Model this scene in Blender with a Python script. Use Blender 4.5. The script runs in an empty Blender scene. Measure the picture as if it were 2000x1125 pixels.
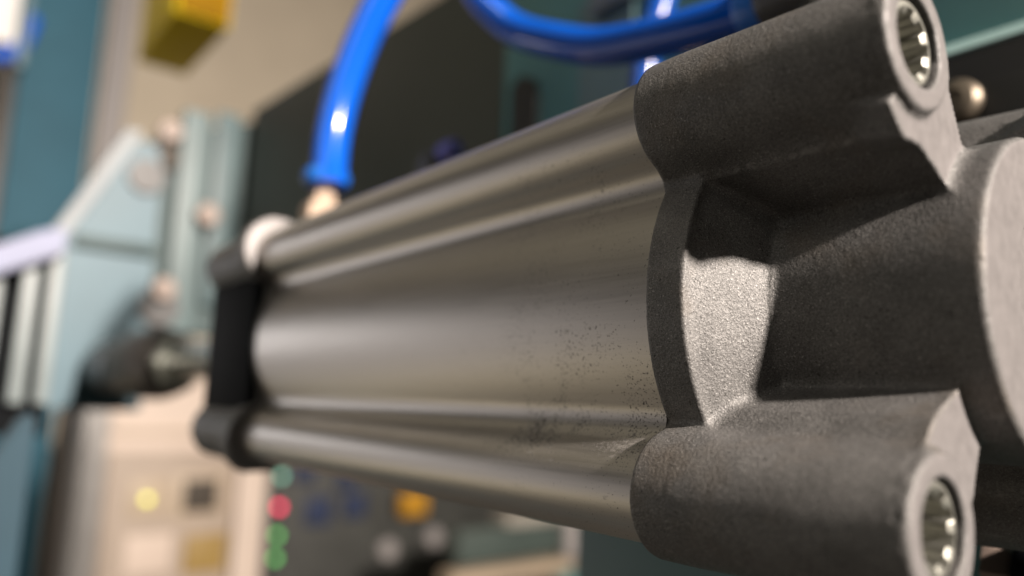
import bpy, bmesh, math, random
import numpy as np
from mathutils import Vector, Matrix

random.seed(7)
rng = np.random.default_rng(7)
sc = bpy.context.scene
COL = sc.collection
MM = 0.001
PI = math.pi

# ------------------------------------------------------------------ camera
# world: X runs along the cylinder (rod end at -X), Z up, millimetres times MM
cam_d = bpy.data.cameras.new('camera')
cam = bpy.data.objects.new('camera', cam_d)
COL.objects.link(cam)
right = Vector((0.631585, 0.774561, 0.034005))
down = Vector((-0.097164, 0.122590, -0.987690))
fwd = Vector((-0.769194, 0.620505, 0.152685))
rot = Matrix((right, -down, -fwd)).transposed().to_4x4()
cam.matrix_world = Matrix.Translation(Vector((91.825, -149.836, -20.580)) * MM) @ rot
cam_d.sensor_width = 36.0
cam_d.lens = 36.0 * 1459.1 / 2000.0
cam_d.clip_start = 0.004
cam_d.clip_end = 60.0
cam_d.dof.use_dof = True
cam_d.dof.focus_distance = 0.139
APERTURE_MM = 4.7
cam_d.dof.aperture_fstop = cam_d.lens / APERTURE_MM
cam_d.dof.aperture_blades = 0
sc.camera = cam

# ------------------------------------------------------------------ light
world = bpy.data.worlds.new('World')
sc.world = world
world.use_nodes = True
bgn = world.node_tree.nodes['Background']
bgn.inputs[0].default_value = (1.0, 0.90, 0.78, 1)
bgn.inputs[1].default_value = 0.005


def area_lamp(name, loc, target, size, power, color, size_y=None):
    ld = bpy.data.lights.new(name, 'AREA')
    ld.energy = power
    ld.color = color
    if size_y is None:
        ld.shape = 'DISK'
        ld.size = size
    else:
        ld.shape = 'RECTANGLE'
        ld.size = size
        ld.size_y = size_y
    o = bpy.data.objects.new(name, ld)
    COL.objects.link(o)
    o.location = loc
    o.rotation_euler = (Vector(target) - Vector(loc)).to_track_quat('-Z', 'Y').to_euler()
    return o


KEY_DIR = Vector((1.0, 0.035, 0.42)).normalized()
key = area_lamp('work_lamp', KEY_DIR * 3.0, (0, 0, 0), 0.17, 152, (1.0, 0.88, 0.78))
key.data.spread = math.radians(118)
area_lamp('hall_light', (-2.3, -1.5, -0.30), (0, 0, 0), 1.5, 3.6, (1.0, 0.93, 0.92), 1.15)
area_lamp('window_light', (-2.9, -0.95, 0.22), (-0.2, 0, 0), 0.45, 3.6, (1.0, 0.97, 0.98), 0.45)
area_lamp('side_fill', (0.2, -2.0, 1.3), (0, 0, 0), 1.1, 9.0, (1.0, 0.92, 0.80), 1.1)  # added fill lamp, lifts the cap's front faces
area_lamp('low_fill', (-1.7, -1.2, -0.95), (0, 0, 0), 1.5, 2.6, (1.0, 0.84, 0.54), 0.7)  # added fill lamp standing in for warm bounce from below
area_lamp('ceiling_light', (-0.6, -0.9, 2.6), (-0.3, 0, 0), 1.2, 6.0, (1.0, 0.90, 0.72), 0.25)
area_lamp('overhead_fill', (-1.7, -1.1, 1.5), (0, 0, 0), 1.5, 0.95, (1.0, 0.88, 0.62), 0.9)  # added fill lamp, brightens the tube's upper side and the boss

sc.view_settings.view_transform = 'Standard'
sc.view_settings.look = 'None'
sc.view_settings.exposure = 0.0
sc.view_settings.gamma = 1.0
sc.cycles.use_denoising = True
sc.cycles.max_bounces = 6
sc.cycles.caustics_reflective = False
sc.cycles.sample_clamp_indirect = 4.0

# ------------------------------------------------------------------ materials


def new_mat(name):
    m = bpy.data.materials.new(name)
    m.use_nodes = True
    nt = m.node_tree
    return m, nt, nt.nodes['Principled BSDF']


def N(nt, kind, **kw):
    n = nt.nodes.new(kind)
    for k, v in kw.items():
        setattr(n, k, v)
    return n


def coords_mm(nt, scale=(1, 1, 1)):
    tc = N(nt, 'ShaderNodeTexCoord')
    mp = N(nt, 'ShaderNodeMapping')
    mp.inputs['Scale'].default_value = tuple(1000.0 * s for s in scale)
    nt.links.new(tc.outputs['Object'], mp.inputs['Vector'])
    return mp.outputs['Vector']


def noise(nt, vec, scale, detail=3.0, rough=0.55):
    n = N(nt, 'ShaderNodeTexNoise')
    n.inputs['Scale'].default_value = scale
    n.inputs['Detail'].default_value = detail
    n.inputs['Roughness'].default_value = rough
    nt.links.new(vec, n.inputs['Vector'])
    return n.outputs['Fac']


def ramp(nt, fac, stops):
    r = N(nt, 'ShaderNodeValToRGB')
    el = r.color_ramp.elements
    while len(el) < len(stops):
        el.new(0.5)
    for e, (p, c) in zip(el, stops):
        e.position = p
        e.color = (c, c, c, 1) if isinstance(c, (int, float)) else (*c, 1)
    nt.links.new(fac, r.inputs['Fac'])
    return r.outputs['Color']


def math_n(nt, op, a, b=None, clamp=False):
    n = N(nt, 'ShaderNodeMath', operation=op)
    n.use_clamp = clamp
    for i, v in enumerate((a, b)):
        if v is None:
            continue
        if isinstance(v, (int, float)):
            n.inputs[i].default_value = v
        else:
            nt.links.new(v, n.inputs[i])
    return n.outputs[0]


def mix_col(nt, fac, a, b):
    n = N(nt, 'ShaderNodeMix', data_type='RGBA')
    if isinstance(fac, (int, float)):
        n.inputs[0].default_value = fac
    else:
        nt.links.new(fac, n.inputs[0])
    for i, v in ((6, a), (7, b)):
        if isinstance(v, tuple):
            n.inputs[i].default_value = (*v, 1)
        else:
            nt.links.new(v, n.inputs[i])
    return n.outputs[2]


def bump(nt, p, height, strength, dist_mm, normal=None):
    b = N(nt, 'ShaderNodeBump')
    b.inputs['Strength'].default_value = strength
    b.inputs['Distance'].default_value = dist_mm * MM
    nt.links.new(height, b.inputs['Height'])
    if normal is not None:
        nt.links.new(normal, b.inputs['Normal'])
    nt.links.new(b.outputs['Normal'], p.inputs['Normal'])
    return b.outputs['Normal']


def cast_material():
    m, nt, p = new_mat('cast_aluminium')
    v = coords_mm(nt)
    big = noise(nt, v, 0.12, 4)
    grain = noise(nt, v, 1.5, 4, 0.66)
    fine = noise(nt, v, 3.4, 2, 0.5)
    col = ramp(nt, big, [(0.3, (0.096, 0.094, 0.092)), (0.7, (0.138, 0.135, 0.132))])
    mott = ramp(nt, fine, [(0.30, (0.55, 0.55, 0.55)), (0.5, (1, 1, 1)), (0.70, (1.5, 1.5, 1.5))])
    mul = N(nt, 'ShaderNodeMix', data_type='RGBA', blend_type='MULTIPLY')
    mul.inputs[0].default_value = 1.0
    nt.links.new(col, mul.inputs[6])
    nt.links.new(mott, mul.inputs[7])
    col = mul.outputs[2]
    painted_glint = ramp(nt, noise(nt, v, 3.0, 1, 0.4), [(0.68, 0.0), (0.74, 0.6)])  # sparkle of the cast grain painted into the base colour
    col = mix_col(nt, painted_glint, col, (0.42, 0.41, 0.40))
    stain = ramp(nt, noise(nt, v, 0.05, 3, 0.6), [(0.55, 0.0), (0.75, 0.35)])
    col = mix_col(nt, stain, col, (0.13, 0.095, 0.06))
    pit = ramp(nt, noise(nt, v, 1.6, 2, 0.5), [(0.27, 0.0), (0.33, 1.0)])
    col = mix_col(nt, pit, (0.025, 0.024, 0.022), col)
    geo = N(nt, 'ShaderNodeNewGeometry')
    worn = ramp(nt, geo.outputs['Pointiness'], [(0.54, 0.0), (0.70, 0.25)])
    col = mix_col(nt, worn, col, (0.34, 0.33, 0.32))
    nt.links.new(col, p.inputs['Base Color'])
    p.inputs['Metallic'].default_value = 0.15
    p.inputs['Specular IOR Level'].default_value = 0.35
    rr = ramp(nt, grain, [(0.35, 0.55), (0.66, 0.33)])
    nt.links.new(rr, p.inputs['Roughness'])
    n1 = bump(nt, p, grain, 1.0, 0.22)
    bump(nt, p, fine, 0.8, 0.11, n1)
    return m


def tube_material():
    m, nt, p = new_mat('anodised_aluminium')
    v = coords_mm(nt)
    vs = coords_mm(nt, (0.02, 1, 1))
    streak = noise(nt, vs, 1.6, 4, 0.6)
    col = ramp(nt, streak, [(0.3, (0.50, 0.475, 0.445)), (0.7, (0.56, 0.53, 0.495))])
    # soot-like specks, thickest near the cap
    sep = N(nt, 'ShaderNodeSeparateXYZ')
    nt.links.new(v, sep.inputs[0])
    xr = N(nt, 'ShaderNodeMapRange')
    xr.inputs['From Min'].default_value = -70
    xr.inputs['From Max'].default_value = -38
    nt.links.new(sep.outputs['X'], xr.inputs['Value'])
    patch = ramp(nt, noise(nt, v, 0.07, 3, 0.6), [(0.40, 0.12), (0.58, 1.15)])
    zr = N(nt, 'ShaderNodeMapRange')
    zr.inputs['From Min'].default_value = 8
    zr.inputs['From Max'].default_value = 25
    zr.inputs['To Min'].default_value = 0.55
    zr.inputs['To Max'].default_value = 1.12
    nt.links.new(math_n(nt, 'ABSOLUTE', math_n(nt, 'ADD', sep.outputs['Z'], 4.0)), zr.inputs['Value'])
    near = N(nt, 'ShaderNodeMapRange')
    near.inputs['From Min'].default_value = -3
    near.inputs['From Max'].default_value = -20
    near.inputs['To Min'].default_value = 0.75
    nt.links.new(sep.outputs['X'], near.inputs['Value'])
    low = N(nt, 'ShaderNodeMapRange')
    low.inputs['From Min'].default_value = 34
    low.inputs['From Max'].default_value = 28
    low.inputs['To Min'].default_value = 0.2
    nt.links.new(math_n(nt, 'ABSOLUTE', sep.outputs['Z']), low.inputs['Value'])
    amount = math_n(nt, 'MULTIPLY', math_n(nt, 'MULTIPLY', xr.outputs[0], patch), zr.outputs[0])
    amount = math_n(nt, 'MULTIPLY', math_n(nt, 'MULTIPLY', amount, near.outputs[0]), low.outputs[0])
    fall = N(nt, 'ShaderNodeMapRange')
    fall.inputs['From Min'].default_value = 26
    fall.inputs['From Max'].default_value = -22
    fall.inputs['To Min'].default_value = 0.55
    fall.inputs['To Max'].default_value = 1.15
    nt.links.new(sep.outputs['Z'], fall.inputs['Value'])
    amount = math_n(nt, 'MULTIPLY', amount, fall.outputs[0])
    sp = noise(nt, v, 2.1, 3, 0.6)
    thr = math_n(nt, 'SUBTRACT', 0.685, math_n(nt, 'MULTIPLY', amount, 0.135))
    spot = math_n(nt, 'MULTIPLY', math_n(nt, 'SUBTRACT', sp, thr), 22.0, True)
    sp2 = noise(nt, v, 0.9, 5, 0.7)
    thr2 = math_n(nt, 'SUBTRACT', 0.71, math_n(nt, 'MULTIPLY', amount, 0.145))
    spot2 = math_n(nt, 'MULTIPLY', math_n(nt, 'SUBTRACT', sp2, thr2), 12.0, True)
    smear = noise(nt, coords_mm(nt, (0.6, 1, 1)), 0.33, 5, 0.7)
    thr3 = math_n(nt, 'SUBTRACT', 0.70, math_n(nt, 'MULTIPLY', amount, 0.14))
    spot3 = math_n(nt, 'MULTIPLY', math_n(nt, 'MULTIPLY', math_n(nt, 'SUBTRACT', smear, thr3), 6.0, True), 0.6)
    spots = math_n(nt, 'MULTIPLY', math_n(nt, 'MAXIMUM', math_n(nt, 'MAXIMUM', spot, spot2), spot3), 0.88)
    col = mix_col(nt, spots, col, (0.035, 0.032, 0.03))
    nt.links.new(col, p.inputs['Base Color'])
    met = math_n(nt, 'SUBTRACT', 1.0, spots)
    nt.links.new(met, p.inputs['Metallic'])
    rr = ramp(nt, streak, [(0.25, 0.38), (0.75, 0.45)])
    nt.links.new(math_n(nt, 'ADD', rr, math_n(nt, 'MULTIPLY', spots, 0.4)), p.inputs['Roughness'])
    n1 = bump(nt, p, streak, 0.08, 0.05)
    bump(nt, p, noise(nt, v, 5.0, 2), 0.10, 0.03, n1)
    return m


def simple(name, col, rough=0.5, metal=0.0, var=0.12, scale=0.02, bump_mm=0.0, bscale=0.2, emit=None, estr=0.0, coat=0.0):
    m, nt, p = new_mat(name)
    v = coords_mm(nt)
    f = noise(nt, v, scale, 4, 0.6)
    a = tuple(max(0.0, c * (1 - var)) for c in col)
    b = tuple(min(1.0, c * (1 + var)) for c in col)
    nt.links.new(ramp(nt, f, [(0.3, a), (0.7, b)]), p.inputs['Base Color'])
    p.inputs['Roughness'].default_value = rough
    p.inputs['Metallic'].default_value = metal
    if coat:
        p.inputs['Coat Weight'].default_value = coat
        p.inputs['Coat Roughness'].default_value = 0.08
    if bump_mm:
        bump(nt, p, noise(nt, v, bscale, 3), 0.5, bump_mm)
    if emit:
        p.inputs['Emission Color'].default_value = (*emit, 1)
        p.inputs['Emission Strength'].default_value = estr
    return m


M = {}
M['cast'] = cast_material()
M['tube'] = tube_material()
M['machined'] = simple('machined_aluminium', (0.155, 0.146, 0.145), 0.5, 0.25, 0.14, 0.4, 0.06, 1.6)
M['zinc'] = simple('zinc_plated_steel', (0.32, 0.318, 0.285), 0.5, 1.0, 0.10, 0.3, 0.02, 0.8)
M['chrome'] = simple('chromed_steel', (0.78, 0.77, 0.73), 0.18, 1.0, 0.04)
M['dark_steel'] = simple('burnished_steel', (0.055, 0.05, 0.046), 0.45, 0.3, 0.15, 0.1)
M['black'] = simple('black_plastic', (0.018, 0.018, 0.018), 0.45, 0.0)
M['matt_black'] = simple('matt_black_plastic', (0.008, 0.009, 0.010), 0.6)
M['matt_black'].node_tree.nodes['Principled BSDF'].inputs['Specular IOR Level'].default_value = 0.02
M['rubber'] = simple('black_rubber', (0.015, 0.015, 0.016), 0.6, 0.0)
M['blue'] = simple('blue_polyurethane', (0.003, 0.085, 0.50), 0.13, 0.0, 0.05, coat=0.0)
M['blue_cap'] = simple('blue_plastic', (0.010, 0.13, 0.52), 0.35)
M['violet'] = simple('violet_plastic', (0.17, 0.17, 0.50), 0.4)
M['brass'] = simple('nickel_brass', (0.50, 0.38, 0.29), 0.5, 0.2, 0.06)
M['teal'] = simple('teal_paint', (0.09, 0.235, 0.24), 0.38, 0.0, 0.10, 0.01, 0.1, 0.15)
M['teal_pale'] = simple('pale_teal_paint', (0.050, 0.110, 0.142), 0.5, 0.0, 0.10, 0.01)
M['teal_blue'] = simple('blue_teal_paint', (0.034, 0.13, 0.19), 0.7, 0.0, 0.10, 0.006)
M['olive'] = simple('dark_olive_steel', (0.045, 0.052, 0.04), 0.5, 0.0, 0.12, 0.01)
M['white'] = simple('lit_edge_white', (0.165, 0.19, 0.205), 0.5)  # brightness of lit edges put into the colour
M['lilac'] = simple('pale_lilac_plastic', (0.17, 0.19, 0.30), 0.5)
M['alu'] = simple('aluminium_profile', (0.36, 0.34, 0.335), 0.6, 0.1, 0.06)
M['cream'] = simple('cream_paint', (0.57, 0.475, 0.405), 0.6, 0.0, 0.06, 0.004)
M['cream_dark'] = simple('tan_paint', (0.42, 0.34, 0.25), 0.5, 0.0, 0.08, 0.004)
M['slot'] = simple('dark_opening', (0.05, 0.04, 0.03), 0.7)
M['gold'] = simple('ochre_plastic', (0.30, 0.20, 0.06), 0.5)
M['beige'] = simple('beige_wall_paint', (0.85, 0.75, 0.59), 0.8, 0.0, 0.08, 0.002)
M['yellow'] = simple('yellow_paint', (0.62, 0.45, 0.002), 0.5)
M['orange'] = simple('orange_paint', (0.50, 0.25, 0.015), 0.5)
M['grey'] = simple('dark_grey_paint', (0.05, 0.052, 0.048), 0.5, 0.0, 0.3, 0.01)
M['floor'] = simple('grey_floor_paint', (0.07, 0.067, 0.06), 0.6, 0.0, 0.1, 0.002)
M['bench'] = simple('worn_bench_steel', (0.34, 0.32, 0.28), 0.45, 0.2, 0.25, 0.01)
M['led_red'] = simple('red_lens', (0.5, 0.02, 0.06), 0.3, emit=(1.0, 0.03, 0.12), estr=4.5)
M['led_green'] = simple('green_lens', (0.05, 0.35, 0.08), 0.3, emit=(0.12, 0.50, 0.11), estr=3.0)
M['led_pale'] = simple('pale_green_lens', (0.2, 0.4, 0.3), 0.3, emit=(0.15, 0.45, 0.32), estr=2.6)
M['led_yellow'] = simple('yellow_lens', (0.4, 0.4, 0.05), 0.3, emit=(0.55, 0.55, 0.06), estr=3.5)
M['hex_zinc'] = simple('yellow_zinc_steel', (0.40, 0.33, 0.24), 0.5, 0.6)
M['teal_grey'] = simple('grey_teal_paint', (0.12, 0.19, 0.20), 0.45)
M['teal_lit_edge'] = simple('lit_teal_edge', (0.24, 0.36, 0.35), 0.4)  # paler teal, paints the bright streak of a lit edge
M['pale_zinc'] = simple('pale_zinc_steel', (0.50, 0.52, 0.46), 0.35, 0.2)
M['tan'] = simple('light_tan_paint', (0.36, 0.295, 0.24), 0.6, 0.0, 0.08, 0.004)
M['teal_deep'] = simple('shaded_teal', (0.022, 0.048, 0.050), 0.6)  # teal darkened to stand in for unlit faces
M['teal_mid'] = simple('lit_teal', (0.085, 0.125, 0.13), 0.5)  # bracket teal lightened for the rib that catches light
M['teal_low'] = simple('dim_teal', (0.038, 0.075, 0.083), 0.5)  # bracket teal toned down for the dimly lit rib
M['bolt_steel'] = simple('bolt_steel', (0.20, 0.155, 0.13), 0.5, 0.1)
M['navy'] = simple('dull_navy_plastic', (0.022, 0.035, 0.085), 0.5)
M['yellow_front'] = simple('yellow_front_dimmed', (0.20, 0.105, 0.002), 0.7)  # the sensor's yellow, darkened in its colour to offset the strongly lit front
for k in ('yellow_front', 'yellow'):
    M[k].node_tree.nodes['Principled BSDF'].inputs['Specular IOR Level'].default_value = 0.08
M['cover_white'] = simple('white_enamel', (0.55, 0.55, 0.54), 0.45)
M['grey_green'] = simple('grey_green_paint', (0.055, 0.075, 0.068), 0.5)
M['guide_white'] = simple('guide_enamel', (0.19, 0.225, 0.23), 0.45)
M['blue_deep'] = simple('deep_blue_polyurethane', (0.004, 0.05, 0.26), 0.2)
M['dull_bolt'] = simple('dull_bolt_steel', (0.16, 0.135, 0.105), 0.5, 0.85)
M['leg_teal'] = simple('dark_blue_teal_paint', (0.007, 0.034, 0.053), 0.7)
M['jamb'] = simple('grey_enamel', (0.33, 0.32, 0.31), 0.6)
M['blue_dim'] = simple('navy_plastic', (0.04, 0.07, 0.26), 0.45)

# ------------------------------------------------------------------ object helpers


def link(name, me, mat=None, parent=None, smooth=False):
    o = bpy.data.objects.new(name, me)
    COL.objects.link(o)
    if mat is not None and not me.materials:
        me.materials.append(mat)
    if smooth:
        me.polygons.foreach_set('use_smooth', [True] * len(me.polygons))
        me.update()
    if parent is not None:
        o.parent = parent
    return o


def tag(o, label, cat, group=None):
    o['label'] = label
    o['category'] = cat
    if group:
        o['group'] = group
    return o


def thing(name, loc, label, cat, group=None):
    o = bpy.data.objects.new(name, None)
    o.empty_display_size = 0.01
    COL.objects.link(o)
    o.location = Vector(loc) * MM
    return tag(o, label, cat, group)


def put(o, parent):
    """hang a mesh built in scene coordinates under a thing whose Empty is not at the origin"""
    o.parent = parent
    top = parent
    off = Vector((0, 0, 0))
    while top is not None:
        off += top.location
        top = top.parent
    o.location = -off
    return o


def bm_mesh(name, bm, sharp_deg=35):
    me = bpy.data.meshes.new(name)
    bm.normal_update()
    for e in bm.edges:
        if len(e.link_faces) == 2 and e.calc_face_angle(0) > math.radians(sharp_deg):
            e.smooth = False
    for f in bm.faces:
        f.smooth = True
    bm.to_mesh(me)
    bm.free()
    return me


def box_bm(x0, x1, y0, y1, z0, z1, bev=0.0):
    bm = bmesh.new()
    bmesh.ops.create_cube(bm, size=1.0)
    for v in bm.verts:
        v.co = Vector(((x0 + x1) / 2 + v.co.x * (x1 - x0), (y0 + y1) / 2 + v.co.y * (y1 - y0), (z0 + z1) / 2 + v.co.z * (z1 - z0))) * MM
    if bev:
        bmesh.ops.bevel(bm, geom=list(bm.edges), offset=bev * MM, segments=2, affect='EDGES', profile=0.6)
    return bm


def box(name, x0, x1, y0, y1, z0, z1, mat, parent=None, bev=0.0):
    o = link(name, bm_mesh(name, box_bm(x0, x1, y0, y1, z0, z1, bev)), mat)
    if parent is not None:
        put(o, parent)
    return o


def lathe(name, prof, axis, origin, mat, parent=None, seg=48, local=False):
    """prof: list of (distance along axis, radius) in mm; axis 'X','Y','Z' or '-X'..."""
    sgn = -1 if axis[0] == '-' else 1
    ax = 'XYZ'.index(axis[-1])
    a = Vector((0, 0, 0)); a[ax] = sgn
    u = Vector((0, 0, 0)); u[(ax + 1) % 3] = 1
    w = a.cross(u)
    bm = bmesh.new()
    og = Vector((0, 0, 0)) if local else Vector(origin)
    rings = []
    for d, r in prof:
        if r < 1e-6:
            rings.append([bm.verts.new((og + a * d) * MM)])
        else:
            rings.append([bm.verts.new((og + a * d + (u * math.cos(2 * PI * k / seg) + w * math.sin(2 * PI * k / seg)) * r) * MM) for k in range(seg)])
    for A, B in zip(rings, rings[1:]):
        for k in range(seg):
            j = (k + 1) % seg
            if len(A) == 1 and len(B) == 1:
                continue
            if len(A) == 1:
                bm.faces.new((A[0], B[k], B[j]))
            elif len(B) == 1:
                bm.faces.new((A[k], A[j], B[0]))
            else:
                bm.faces.new((A[k], A[j], B[j], B[k]))
    bmesh.ops.recalc_face_normals(bm, faces=bm.faces)
    o = link(name, bm_mesh(name, bm), mat)
    if parent is not None:
        put(o, parent)
    if local:
        o.location = o.location + Vector(origin) * MM
    return o


def prism(name, poly, axis, a0, a1, mat, parent=None, bev=0.0):
    """poly of 2-D points extruded along an axis ('X': (y,z), 'Y': (x,z), 'Z': (x,y))"""
    bm = bmesh.new()

    def P(p, a):
        if axis == 'X':
            return Vector((a, p[0], p[1])) * MM
        if axis == 'Y':
            return Vector((p[0], a, p[1])) * MM
        return Vector((p[0], p[1], a)) * MM
    A = [bm.verts.new(P(p, a0)) for p in poly]
    B = [bm.verts.new(P(p, a1)) for p in poly]
    bm.faces.new(A)
    bm.faces.new(B[::-1])
    for k in range(len(poly)):
        j = (k + 1) % len(poly)
        bm.faces.new((A[k], B[k], B[j], A[j]))
    bmesh.ops.recalc_face_normals(bm, faces=bm.faces)
    if bev:
        bmesh.ops.bevel(bm, geom=list(bm.edges), offset=bev * MM, segments=2, affect='EDGES')
    o = link(name, bm_mesh(name, bm), mat)
    if parent is not None:
        put(o, parent)
    return o


def sweep(name, pts, rad, mat, parent=None, seg=32, steps=14):
    P = [Vector(p) for p in pts]
    P = [P[0] * 2 - P[1]] + P + [P[-1] * 2 - P[-2]]
    path = []
    for i in range(1, len(P) - 2):
        for s in range(steps):
            t = s / steps
            a, b, c, d = P[i - 1], P[i], P[i + 1], P[i + 2]
            path.append(0.5 * ((2 * b) + (c - a) * t + (2 * a - 5 * b + 4 * c - d) * t * t + (3 * b - a - 3 * c + d) * t ** 3))
    path.append(P[-2])
    bm = bmesh.new()
    rings = []
    ref = Vector((0.13, 1, 0.21)).normalized()
    for i, p in enumerate(path):
        tan = (path[min(i + 1, len(path) - 1)] - path[max(i - 1, 0)]).normalized()
        ref = (ref - tan * ref.dot(tan)).normalized()
        bi = tan.cross(ref)
        rings.append([bm.verts.new((p + (ref * math.cos(2 * PI * k / seg) + bi * math.sin(2 * PI * k / seg)) * rad) * MM) for k in range(seg)])
    for A, B in zip(rings, rings[1:]):
        for k in range(seg):
            j = (k + 1) % seg
            bm.faces.new((A[k], A[j], B[j], B[k]))
    bm.faces.new(rings[0][::-1])
    bm.faces.new(rings[-1])
    bmesh.ops.recalc_face_normals(bm, faces=bm.faces)
    o = link(name, bm_mesh(name, bm), mat)
    if parent is not None:
        put(o, parent)
    return o


# ------------------------------------------------------------------ die-cast end cap (signed distance field -> surface nets)
R_BARREL, SPAN, CAP_L, COLLAR_X, R_BODY = 43.4, 36.0, 47.2, 51.5, 28.2


def smin(a, b, k):
    h = np.clip(0.5 + 0.5 * (b - a) / k, 0, 1)
    return b * (1 - h) + a * h - k * h * (1 - h)


def smax(a, b, k):
    return -smin(-a, -b, k)


def cap_sdf(X, Y, Z):
    ay, az = np.abs(Y), np.abs(Z)
    rc = np.hypot(ay, az)
    rb = np.hypot(ay - SPAN, az - SPAN)
    # flange with the barrel's own outline
    fl = rc - R_BARREL
    fl = smax(fl, np.maximum(-X, X - 8.6), 0.5)
    # taper from flange down to the round body
    t = np.clip((X - 8.0) / 8.6, 0, 1)
    cone = (rc - (R_BARREL - 0.4 + (R_BODY - R_BARREL + 0.4) * t)) * 0.5
    cone = np.maximum(cone, np.maximum(-X, X - 16.6))
    body = smax(rc - R_BODY, np.maximum(-X, X - COLLAR_X), 1.3)
    # shallow recess in the collar face
    rec = np.maximum(rc - 14.0, COLLAR_X - 3.0 - X)
    body = smax(body, -rec, 0.4)
    core = smin(cone, body, 1.6)
    d = smin(fl, core, 0.8)
    # diagonal webs
    u = (ay + az) * 0.70710678
    v = np.abs(ay - az) * 0.70710678
    wide = np.clip((X - 38) / 7, 0, 1) * np.clip((u - 38) / 4, 0, 1) * (Z > 0) * 3.0
    web = v - (5.6 + np.clip(u - 28.4, 0, np.where(Z > 0, 13.0, 9.0)) * 0.34 + wide)
    web = np.maximum(web * 0.95, np.maximum(u - 48, np.maximum(-X, X - 45.5)))
    web = np.maximum(web, 20 - u)
    # bosses, slightly drafted
    boss = rb - (11.95 - 0.95 * np.clip((X - 8) / 38, 0, 1))
    boss = smax(boss, np.maximum(-X, X - CAP_L), 0.9)
    d = smin(d, web, 2.4)
    d = smin(d, boss, 1.4)
    d = d + 0.04 * np.exp(-((X - 7.6) / 0.45) ** 2) * (rb < 13)
    hole = np.maximum(rb - 7.35, 36.0 - X)
    d = smax(d, -hole, 0.35)
    return d


def front_cap_sdf(X, Y, Z):
    ay, az = np.abs(Y), np.abs(Z)
    rc = np.hypot(ay, az)
    rb = np.hypot(ay - SPAN, az - SPAN)
    fl = smin(rc - R_BARREL, np.hypot(ay - 37.0, az - 37.5) - 14.0, 2.2)
    fl = smax(fl, np.maximum(-X, X - 8.6), 0.5)
    blk = np.maximum(np.maximum(ay, az) - 40.0, np.maximum(-X, X - 55.0))
    boss = smax(rb - 12.0, np.maximum(-X, X - 56.0), 0.9)
    d = smin(smin(fl, blk, 1.5), boss, 1.5)
    collar = smax(rc - 22.0, np.maximum(-X, X - 58.5), 1.0)
    return smin(d, collar, 1.0)


def value_noise(P, cell, seed):
    r = np.random.default_rng(seed)
    n = 64
    g = r.random((n, n, n)) * 2 - 1
    q = P / cell
    i = np.floor(q).astype(int)
    f = q - i
    f = f * f * (3 - 2 * f)
    out = 0
    for dx in (0, 1):
        for dy in (0, 1):
            for dz in (0, 1):
                w = (f[:, 0] if dx else 1 - f[:, 0]) * (f[:, 1] if dy else 1 - f[:, 1]) * (f[:, 2] if dz else 1 - f[:, 2])
                out = out + w * g[(i[:, 0] + dx) % n, (i[:, 1] + dy) % n, (i[:, 2] + dz) % n]
    return out


def surface_nets(fn, lo, hi, h):
    ax = [np.arange(a, b + h, h, dtype=np.float32) for a, b in zip(lo, hi)]
    X, Y, Z = np.meshgrid(*ax, indexing='ij', sparse=True)
    F = fn(X, Y, Z).astype(np.float32)
    S = F < 0
    nx, ny, nz = F.shape
    cnt = np.zeros((nx - 1, ny - 1, nz - 1), np.int8)
    for dx in (0, 1):
        for dy in (0, 1):
            for dz in (0, 1):
                cnt += S[dx:nx - 1 + dx, dy:ny - 1 + dy, dz:nz - 1 + dz]
    act = (cnt > 0) & (cnt < 8)
    ci = np.argwhere(act)
    idx = np.full(act.shape, -1, np.int32)
    idx[act] = np.arange(len(ci))
    acc = np.zeros((len(ci), 3))
    num = np.zeros(len(ci))
    corners = [(a, b, c) for a in (0, 1) for b in (0, 1) for c in (0, 1)]
    for a in corners:
        for k in range(3):
            if a[k] == 1:
                continue
            b = list(a); b[k] = 1
            fa = F[ci[:, 0] + a[0], ci[:, 1] + a[1], ci[:, 2] + a[2]]
            fb = F[ci[:, 0] + b[0], ci[:, 1] + b[1], ci[:, 2] + b[2]]
            cr = (fa < 0) != (fb < 0)
            t = np.where(cr, fa / np.where(cr, fa - fb, 1), 0)
            p = np.array(a, float)[None, :].repeat(len(ci), 0)
            p[:, k] = t
            acc[cr] += p[cr]
            num[cr] += 1
    V = (ci + acc / num[:, None]) * h + np.array([x[0] for x in ax])
    quads = []
    for k in range(3):
        sl0 = [slice(1, -1)] * 3
        sl1 = [slice(1, -1)] * 3
        sl0[k] = slice(0, F.shape[k] - 1)
        sl1[k] = slice(1, F.shape[k])
        a = S[tuple(sl0)]
        b = S[tuple(sl1)]
        e = np.argwhere(a != b)
        inside_first = a[e[:, 0], e[:, 1], e[:, 2]]
        c = e.copy()
        o1, o2 = (k + 1) % 3, (k + 2) % 3
        c[:, o1] += 1
        c[:, o2] += 1

        def I(d1, d2):
            q = c.copy()
            q[:, o1] += d1
            q[:, o2] += d2
            return idx[q[:, 0], q[:, 1], q[:, 2]]
        q = np.stack([I(-1, -1), I(0, -1), I(0, 0), I(-1, 0)], 1)
        q[~inside_first] = q[~inside_first][:, ::-1]
        quads.append(q)
    return V, np.concatenate(quads)


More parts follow.
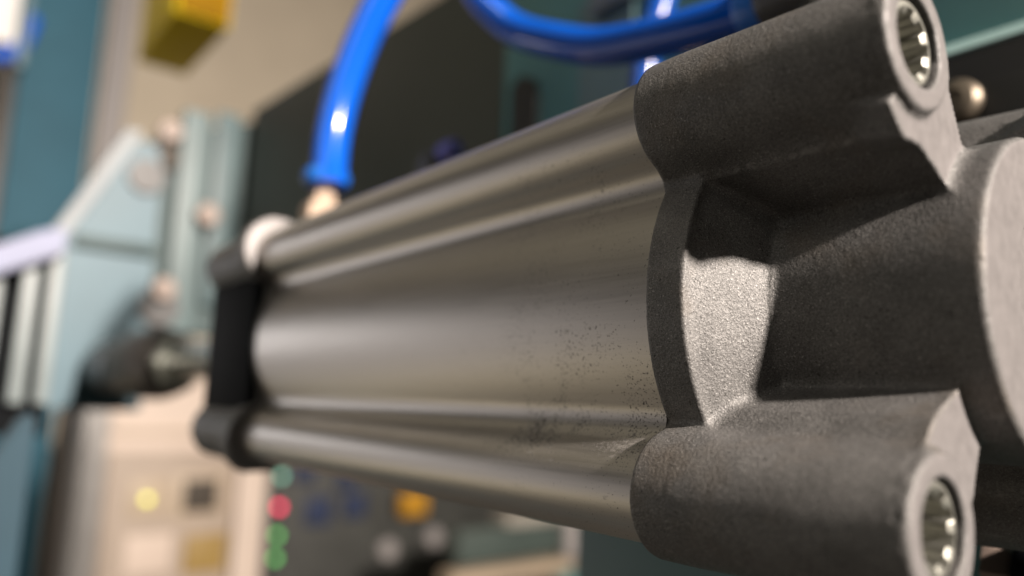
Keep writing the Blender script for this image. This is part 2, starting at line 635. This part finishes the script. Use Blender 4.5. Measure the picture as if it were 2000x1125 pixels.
def build_cap_mesh(cap_sdf, step, near):
    V, Q = surface_nets(cap_sdf, (-1.2, -50.5, -50.5), (59.2, 50.5, 50.5), step)
    e = 0.05
    for _ in range(2):
        d = cap_sdf(V[:, 0], V[:, 1], V[:, 2])
        G = np.stack([cap_sdf(V[:, 0] + e * (k == 0), V[:, 1] + e * (k == 1), V[:, 2] + e * (k == 2)) - d for k in range(3)], 1) / e
        g2 = np.maximum((G ** 2).sum(1), 0.15)
        V = V - np.clip(d / g2, -0.2, 0.2)[:, None] * G
    Nn = G / np.linalg.norm(G, axis=1, keepdims=True).clip(1e-6)
    amp = value_noise(V, 6.0, 1) * 0.03 + value_noise(V, 1.9, 2) * 0.014 + value_noise(V, 0.95, 3) * 0.012
    V = V + Nn * amp[:, None]
    # torn flash along the raw edges of the web ends and boss rims
    rim = np.exp(-((V[:, 0] - 45.6) / 0.9) ** 2) * (np.abs(Nn[:, 0]) < 0.8) * (np.hypot(V[:, 1], V[:, 2]) > 31)
    V = V + Nn * (rim * value_noise(V, 1.3, 4) * 0.22)[:, None]
    me = bpy.data.meshes.new('end_cap')
    me.from_pydata((V * MM).tolist(), [], Q.tolist())
    me.validate()
    me.materials.append(M['cast'])
    me.materials.append(M['machined'])
    fx, fn = V[Q, 0].mean(1), Nn[Q, 0].mean(1)
    flat = ((fx > 45.0) & (fn > 0.93)) if near else ((fx < 0.8) & (fn < -0.93))
    if len(me.polygons) == len(Q):
        me.polygons.foreach_set('material_index', flat.astype(np.int32))
    me.polygons.foreach_set('use_smooth', [True] * len(me.polygons))
    me.update()
    return me


def screw_mesh():
    bm = bmesh.new()
    n = 144

    def ring(x, rf):
        return [bm.verts.new(Vector((x, rf(2 * PI * k / n) * math.cos(2 * PI * k / n), rf(2 * PI * k / n) * math.sin(2 * PI * k / n))) * MM) for k in range(n)]

    def sock(r0, amp):
        def f(t):
            c = math.cos(9 * t)
            return r0 + amp * math.copysign(abs(c) ** 0.3, c)
        return f
    rings = [ring(-8, lambda t: 6.85), ring(-0.55, lambda t: 6.85), ring(-0.12, lambda t: 6.65), ring(0, lambda t: 6.35),
             ring(0, sock(5.75, 0.10)), ring(-0.5, sock(5.25, 0.50)), ring(-7.5, sock(5.25, 0.50))]
    for A, B in zip(rings, rings[1:]):
        for k in range(n):
            j = (k + 1) % n
            bm.faces.new((A[k], A[j], B[j], B[k]))
    c = bm.verts.new(Vector((-8.6, 0, 0)) * MM)
    L = rings[-1]
    for k in range(n):
        bm.faces.new((L[k], L[(k + 1) % n], c))
    bmesh.ops.recalc_face_normals(bm, faces=bm.faces)
    return bm_mesh('socket_screw', bm, 40)


def tube_profile():
    R, rl, rf, c = 43.0, 9.8, 5.5, SPAN * math.sqrt(2)
    d1, d2 = R + rf, rl + rf
    al = math.acos((d1 * d1 + c * c - d2 * d2) / (2 * d1 * c))       # fillet centre away from the diagonal
    fcx, fcy = d1 * math.cos(al), d1 * math.sin(al)                   # frame: x along the diagonal
    beta = math.atan2(fcy, fcx - c)                                    # direction lobe centre -> fillet centre
    pts = []
    half = []
    # fillet from barrel to lobe then lobe over the top (angles in the diagonal frame, upper side)
    a0 = al + PI
    a1 = beta + PI
    if a1 > a0:
        a1 -= 2 * PI
    lo = []
    for i in range(15):
        a = a0 + (a1 - a0) * i / 14
        # the fillet arc runs the short way round from the barrel tangent to the lobe tangent
        lo.append((fcx + rf * math.cos(a), fcy + rf * math.sin(a)))
    dif = (beta + PI) - (al + PI)
    dif = (dif + PI) % (2 * PI) - PI
    lo = [(fcx + rf * math.cos(a0 + dif * i / 14), fcy + rf * math.sin(a0 + dif * i / 14)) for i in range(15)]
    lobe = [(c + rl * math.cos(beta * (1 - 2 * i / 48)), rl * math.sin(beta * (1 - 2 * i / 48))) for i in range(1, 48)]
    corner = lo + lobe + [(x, -y) for x, y in lo[::-1]]               # clockwise through one corner
    out = []
    for q in range(4):
        d = PI / 4 - q * PI / 2
        for x, y in corner:
            out.append((x * math.cos(d) - y * math.sin(d), x * math.sin(d) + y * math.cos(d)))
        # barrel arc to the next corner
        s = d - al
        e2 = d - PI / 2 + al
        for i in range(1, 32):
            a = s + (e2 - s) * i / 32
            out.append((R * math.cos(a), R * math.sin(a)))
    return out


def build_cylinder():
    cyl = thing('pneumatic_cylinder', (0, 0, 0), 'silver grey profile-tube pneumatic cylinder with two dark cast end caps filling the picture', 'pneumatic cylinder')
    prof = tube_profile()
    bm = bmesh.new()
    xs = [-200.0, -150, -100, -50, 0.05]
    rings = [[bm.verts.new(Vector((x, y, z)) * MM) for y, z in prof] for x in xs]
    n = len(prof)
    for A, B in zip(rings, rings[1:]):
        for k in range(n):
            j = (k + 1) % n
            bm.faces.new((A[k], A[j], B[j], B[k]))
    bmesh.ops.recalc_face_normals(bm, faces=bm.faces)
    link('profile_tube', bm_mesh('profile_tube', bm, 60), M['tube'], cyl)
    cap_mes = (build_cap_mesh(cap_sdf, 0.45, True), build_cap_mesh(front_cap_sdf, 0.9, False))
    scr_me = screw_mesh()
    for k in range(2):
        cap = link('end_cap', cap_mes[k], None, cyl)
        if k:
            cap.location = Vector((-200, 0, 0)) * MM
            cap.rotation_euler = (0, 0, PI)
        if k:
            plate = box('shade_plate', 2.0, 56.0, 36.0, 43.8, -27.0, 27.0, M['matt_black'], None, 1.0)  # added black plate standing in for shade on the cap's face
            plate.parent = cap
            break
        for (sy, sz, a) in ((-1, 1, 0.11), (-1, -1, 0.35), (1, 1, 0.7), (1, -1, 0.2)):
            s = link('socket_screw', scr_me, M['zinc'], cap)
            s.location = Vector((46.2, SPAN * sy, SPAN * sz)) * MM
            s.rotation_euler = (a, 0, 0)
    lathe('piston_rod', [(0, 0), (0, 12.5), (220, 12.5), (221, 12), (221, 0)], '-X', (-240, 0, 0), M['chrome'], cyl)
    return cyl


build_cylinder()

# ------------------------------------------------------------------ things on the cylinder
h = thing('air_hose', (-243, 0, 46), 'bright blue air hose rising from a brass fitting at the far end cap', 'air hose', 'blue air hoses')
sweep('hose_tube', [(-237.4, 0, 80), (-239.2, 0.2, 92), (-240.1, 1, 104), (-240.0, 2, 114), (-238.8, 3.5, 126), (-235.9, 6, 141), (-231, 10, 160), (-224, 16, 180), (-214, 24, 202), (-201, 36, 226)], 8.6, M['blue'], h)
lathe('release_collar', [(0, 6), (0, 10.2), (1.5, 11.2), (5, 11.2), (7, 9.8), (7, 8.7)], 'Z', (-241.5, 0, 81.5), M['blue_cap'], h)
lathe('hex_body', [(0, 0), (0, 10.2), (22, 10.2), (25, 8.6), (26, 5.6), (36, 5.6), (36, 0)], 'Z', (-243, 0, 47), M['brass'], h, 6)

h = thing('air_hose', (-28, 40, 101), 'blue air hose looping low into the black elbow behind the near end cap', 'air hose', 'blue air hoses')
sweep('hose_tube', [(-26, 40, 101), (-43, 40, 102.5), (-69, 40, 107), (-95, 40, 113.5), (-118, 40, 124), (-143, 40, 138), (-160, 40, 152), (-178, 40, 172), (-190, 40, 196)], 7.3, M['blue'], h)
lathe('release_collar', [(0, 6), (0, 8.6), (6, 8.8), (8, 7.6), (8, 6)], '-X', (-25, 40, 101), M['blue_cap'], h)
lathe('elbow_body', [(0, 0), (0, 10.5), (26, 10.5), (29, 9.0), (29, 0)], '-X', (4, 40, 101.5), M['black'], h)
lathe('elbow_stem', [(0, 0), (0, 9), (56, 9), (60, 7), (60, 0)], 'Z', (-6, 40, 36), M['black'], h)

h = thing('air_hose', (-118, 90, 40), 'short upright blue hose seen just left of the near end cap boss', 'air hose', 'blue air hoses')
sweep('hose_tube', [(-119, 90, 60), (-119, 90, 95), (-117, 90, 125), (-114, 92, 146), (-110, 98, 172)], 6.5, M['blue_deep'], h)
lathe('hose_fitting', [(0, 0), (0, 8), (16, 8), (18, 7), (18, 0)], 'Z', (-119, 90, 44), M['brass'], h, 6)

cn = thing('cable_plug', (-196, 40, 84), 'grey cable plug with a violet tip behind the top of the tube', 'cable plug')
lathe('plug_body', [(0, 0), (0, 8), (14, 8.5), (20, 6), (20, 0)], 'Z', (-208, 40, 78), M['grey'], cn)
lathe('plug_tip', [(0, 0), (0, 5), (9, 5), (11, 4), (11, 0)], 'X', (-199, 40, 97), M['violet'], cn)

rc = thing('rod_coupling', (-560, 0, 0), 'dark steel knuckle coupling between the piston rod and the teal bracket', 'rod coupling')
lathe('lock_nut', [(0, 0), (0, 15), (2, 17), (18, 17), (20, 15), (20, 0)], '-X', (-452, 0, 0), M['pale_zinc'], rc, 6)
lathe('knuckle', [(0, 0), (0, 17), (8, 23), (40, 27), (90, 27), (110, 22), (110, 0)], '-X', (-473, 0, 0), M['dark_steel'], rc)
lathe('stud', [(0, 0), (0, 20), (4, 23), (90, 23), (98, 20), (98, 0)], '-X', (-592, 0, 0), M['dark_steel'], rc)

# ------------------------------------------------------------------ bracket and guide at the rod end
br = thing('mounting_bracket', (-700, 20, -40), 'pale teal steel bracket with a slanting upper edge beyond the rod coupling', 'bracket')
prism('bracket_plate', [(-52, -40), (-52, 104), (2, 216), (10, 228), (24, 224), (30, 205), (34, -40)], 'X', -730, -700, M['teal_pale'], br, 2)
prism('slanted_flange', [(-70, 96), (-53, 104), (1, 216), (7, 232), (-6, 232)], 'X', -730, -690, M['white'], br, 1)  # whitened to paint the strongly lit chamfer of the bracket
box('shelf_plate', -699, -694, -40, 30, 110, 122, M['teal_deep'], br, 1)
prism('back_plate', [(31, 40), (31, 246), (140, 292), (140, 40)], 'X', -760, -731, M['teal_deep'], br, 1)
box('upright_rib', -730, -714, 50, 78, 40, 276, M['teal_mid'], br, 2)
box('upright_rib', -730, -722, 86, 110, 70, 286, M['teal_low'], br, 2)
for y, z, x in ((39, 249, -728), (80, 164, -712), (41, 79, -698)):
    lathe('hex_bolt', [(0, 0), (0, 13), (10, 13), (12, 11), (12, 0)], 'X', (x, y, z), M['bolt_steel'], br, 6)
lathe('washer', [(0, 0), (0, 19), (4, 19), (4, 0)], 'X', (-699, 40, 62), M['black'], br)
lathe('dark_disc', [(0, 0), (0, 17), (4, 17), (4, 0)], 'X', (-699, 16, 190), M['black'], br)  # black disc stands in for the dark inside of an open hole
lathe('dark_disc', [(0, 0), (0, 15), (4, 15), (4, 0)], 'X', (-728, 38, 224), M['slot'], br)

gr = thing('linear_guide', (-640, -80, -40), 'two white guide bars with black gaps at the far left edge', 'linear guide')
box('guide_bar', -632, -622, -82, -71, -34, 92, M['guide_white'], gr, 2)
box('guide_bar', -632, -622, -64, -54, -34, 92, M['guide_white'], gr, 2)
box('guide_bar', -632, -622, -112, -95, -60, 74, M['guide_white'], gr, 2)
prism('end_block', [(-120, 55), (-58, 88), (-58, 110), (-76, 104), (-120, 78)], 'X', -630, -604, M['lilac'], gr, 2)
box('back_plate', -670, -640, -130, -52, -60, 100, M['matt_black'], gr, 2)
lg = thing('support_stand', (-420, -120, -300), 'dark blue teal stand with a sloping top in the lower left corner', 'stand')
prism('leg_post', [(-128, -84), (-112, -76), (-92, -36), (-86, -36), (-84, -600), (-128, -600)], 'X', -440, -420, M['leg_teal'], lg, 2)  # slope of the top copies a shadow's edge in the shape
box('foot_plate', -470, -390, -150, -70, -620, -601, M['leg_teal'], lg, 2)

# ------------------------------------------------------------------ machine frame behind the cylinder
fr = thing('machine_housing', (0, 150, -300), 'dark teal painted machine housing standing right behind the cylinder', 'machine')
box('face_plate', -218, 400, 152, 172, -320, -40, M['teal'], fr, 2)
box('upper_plate', -257.5, 400, 120.5, 172, -39, 340, M['teal'], fr)
box('side_panel', -190, -150, 119.3, 120.4, -20, 200, M['teal_grey'], fr)
prism('dark_slot', [(-249, 171), (-240, 176), (-226, 168), (-224, 160), (-224, 100), (-249, 100)], 'Y', 119, 120.4, M['black'], fr)  # flat black shape stands in for the dark inside of a slot
prism('ledge', [(120.4, 50), (106, 50), (106, 97), (112, 102.8), (120.4, 102.8)], 'X', -60, 400, M['black'], fr)  # black finish stands in for the shade below the bright edge
prism('ledge_edge', [(105.9, 97.4), (112, 103.2), (120.4, 103.2), (120.4, 104.2), (111.2, 104.2), (105, 98.2)], 'X', -60, 400, M['teal_lit_edge'], fr)
lathe('dome_bolt', [(0, 0), (0, 7.0), (2.5, 7.0), (4.4, 5.4), (5.0, 2.8), (3.6, 2.6), (3.6, 0)], '-Y', (5, 100, 78.5), M['dull_bolt'], fr)
box('bolt_bracket', -25, 120, 100.5, 105.5, 40, 84, M['black'], fr, 1)
box('light_strip', -176, -143, 112, 119, 186, 340, M['white'], fr, 2)  # pale strip paints a highlight on the teal housing

gp = thing('guard_plate', (-450, 120, -60), 'large dark olive steel plate behind the middle of the cylinder', 'plate')
prism('plate_face', [(-712, -58), (-712, 292), (-500, 279), (-258, 262), (-258, -58)], 'Y', 120, 150, M['olive'], gp)

mt = thing('rubber_mount', (25, 60, -60), 'bright hex bolt on a black rubber mount at the lower right corner', 'rubber mount')
lathe('hex_bolt', [(0, 0), (0, 6.2), (5, 6.2), (6.5, 5), (6.5, 0)], 'X', (19, 60, -56), M['bolt_steel'], mt, 6)
lathe('rubber_ring', [(0, 0), (0, 8), (1, 8.6), (9, 8.6), (10, 7.6), (11, 8.6), (20, 8.6), (20, 0)], 'X', (26, 60, -57), M['matt_black'], mt)

# ------------------------------------------------------------------ far away in the hall
co = thing('steel_column', (-2600, 100, -1000), 'blue teal steel column standing at the left behind the bracket', 'column')
box('column_face', -2700, -2600, 20, 236, -1000, 2100, M['teal_blue'], co, 4)
box('column_flange', -2690, -2595, -20, 19, -1000, 2100, M['dark_steel'], co, 4)

po = tag(box('aluminium_post', -2830, -2750, 275, 355, -1000, 2300, M['alu'], None, 4), 'light grey aluminium post beside the blue teal column', 'post')

cb = thing('control_cabinet', (-2000, 450, -1000), 'cream painted cabinet with dark openings, one yellow lamp and a grey jamb', 'cabinet')
box('cabinet_body', -2500, -2000, 270, 672, -1000, 40, M['cream'], cb, 4)
box('side_jamb', -2060, -1990, 214, 268, -1000, 20, M['jamb'], cb, 3)
box('top_strip', -1999, -1985, 272, 580, -128, -120, M['cream_dark'], cb, 1)
box('lower_door', -1999, -1984, 272, 585, -1000, -172, M['tan'], cb, 2)
box('recess_panel', -1983, -1978, 325, 415, -330, -240, M['cream_dark'], cb, 1)
box('recess_panel', -1983, -1978, 428, 560, -340, -230, M['cream_dark'], cb, 1)
box('opening', -1977, -1970, 455, 540, -325, -245, M['slot'], cb, 1)
box('opening', -1983, -1972, 470, 575, -480, -385, M['gold'], cb, 1)
box('nameplate', -1983, -1978, 330, 440, -470, -375, M['cream'], cb, 1)
box('door_edge', -1999, -1965, 590, 670, -1000, -215, M['cream'], cb, 3)
lathe('lamp_lens', [(0, 0), (0, 9), (6, 8), (9, 0)], 'X', (-1977, 368, -289), M['led_yellow'], cb)

ys = thing('proximity_sensor', (-900, 110, 475), 'yellow box shaped sensor hanging at the top left', 'sensor')
box('sensor_body', -1110, -906, 72, 142, 474, 640, M['yellow'], ys, 3)
box('sensor_face', -905, -900, 75, 139, 477, 637, M['yellow_front'], ys, 2)

pn = thing('operator_panel', (-2320, 1200, -1000), 'dark grey operator panel with navy buttons under the tube', 'control panel')
box('panel_body', -2400, -2320, 775, 1900, -1000, -150, M['grey'], pn, 4)
for y, z, s in ((985, -395, 45), (1120, -385, 40), (930, -262, 35), (1080, -300, 30)):
    box('button', -2320, -2296, y - s, y + s, z - s, z + s, M['navy'], pn, 4)
for y, z, mm in ((1456, -520, 'alu'), (1264, -547, 'alu')):
    lathe('bokeh_disc', [(0, 0), (0, 36), (20, 34), (26, 26), (26, 0)], 'X', (-2320, y, z), M[mm], pn)  # added discs standing in for out-of-focus specular highlights

lt = thing('signal_light', (-2290, 846, -1000), 'slim signal light with one red lens among green ones', 'signal light')
box('light_strip', -2318, -2296, 826, 866, -1000, -220, M['grey'], lt, 3)
for z, k in ((-278, 'led_pale'), (-375, 'led_red'), (-462, 'led_green'), (-532, 'led_green')):
    o = lathe('lens', [(0, 0), (0, 11), (6, 10), (9, 6), (10, 0)], 'X', (-2296, 846, z), M[k], lt)
    o['label'] = {'led_pale': 'pale green lens', 'led_red': 'glowing red lens', 'led_green': 'green lens'}[k]

ob = thing('terminal_box', (-2250, 1350, -436), 'small orange box on the dark panel below the tube', 'box')
box('box_body', -2290, -2250, 1278, 1384, -428, -346, M['orange'], ob, 6)
box('box_lid', -2250, -2242, 1286, 1376, -420, -354, M['orange'], ob, 4)

wb = thing('work_bench', (-1500, 1200, -1000), 'worn grey steel bench below the tube', 'bench')
box('bench_top', -1570, -1500, 1150, 1392, -345, -312, M['bench'], wb, 4)
box('bench_apron', -1560, -1512, 1000, 1388, -430, -346, M['grey_green'], wb, 3)
box('bench_shelf', -1570, -1500, 980, 1392, -480, -448, M['cream_dark'], wb, 3)
for y in (1010, 1384):
    box('leg', -1560, -1502, y - 20, y + 20, -1000, -482, M['teal'], wb, 2)
box('upright', -1505, -1480, 1350, 1394, -440, -311, M['alu'], wb, 2)

tl = thing('machine_cover', (-1480, -150, 560), 'white machine cover with pale teal edge in the upper left corner', 'cover')
box('cover_shell', -1500, -1440, -220, -62, 575, 1100, M['cover_white'], tl, 8)
box('cover_edge', -1496, -1436, -60, -46, 540, 800, M['teal_pale'], tl, 3)
h = tag(sweep('coiled_cable', [(-1450, -140, 520), (-1450, -100, 545), (-1450, -70, 560), (-1450, -50, 590), (-1450, -40, 640)], 12, M['blue'], None), 'short blue cable bending under the white machine cover', 'cable')

o = link('wall', bm_mesh('wall', box_bm(-4100, -4000, -900, 9000, -1000, 2800)), M['beige'])
o['kind'] = 'structure'
o = link('floor', bm_mesh('floor', box_bm(-4000, 6000, -6000, 9000, -1100, -1000)), M['floor'])
o['kind'] = 'structure'
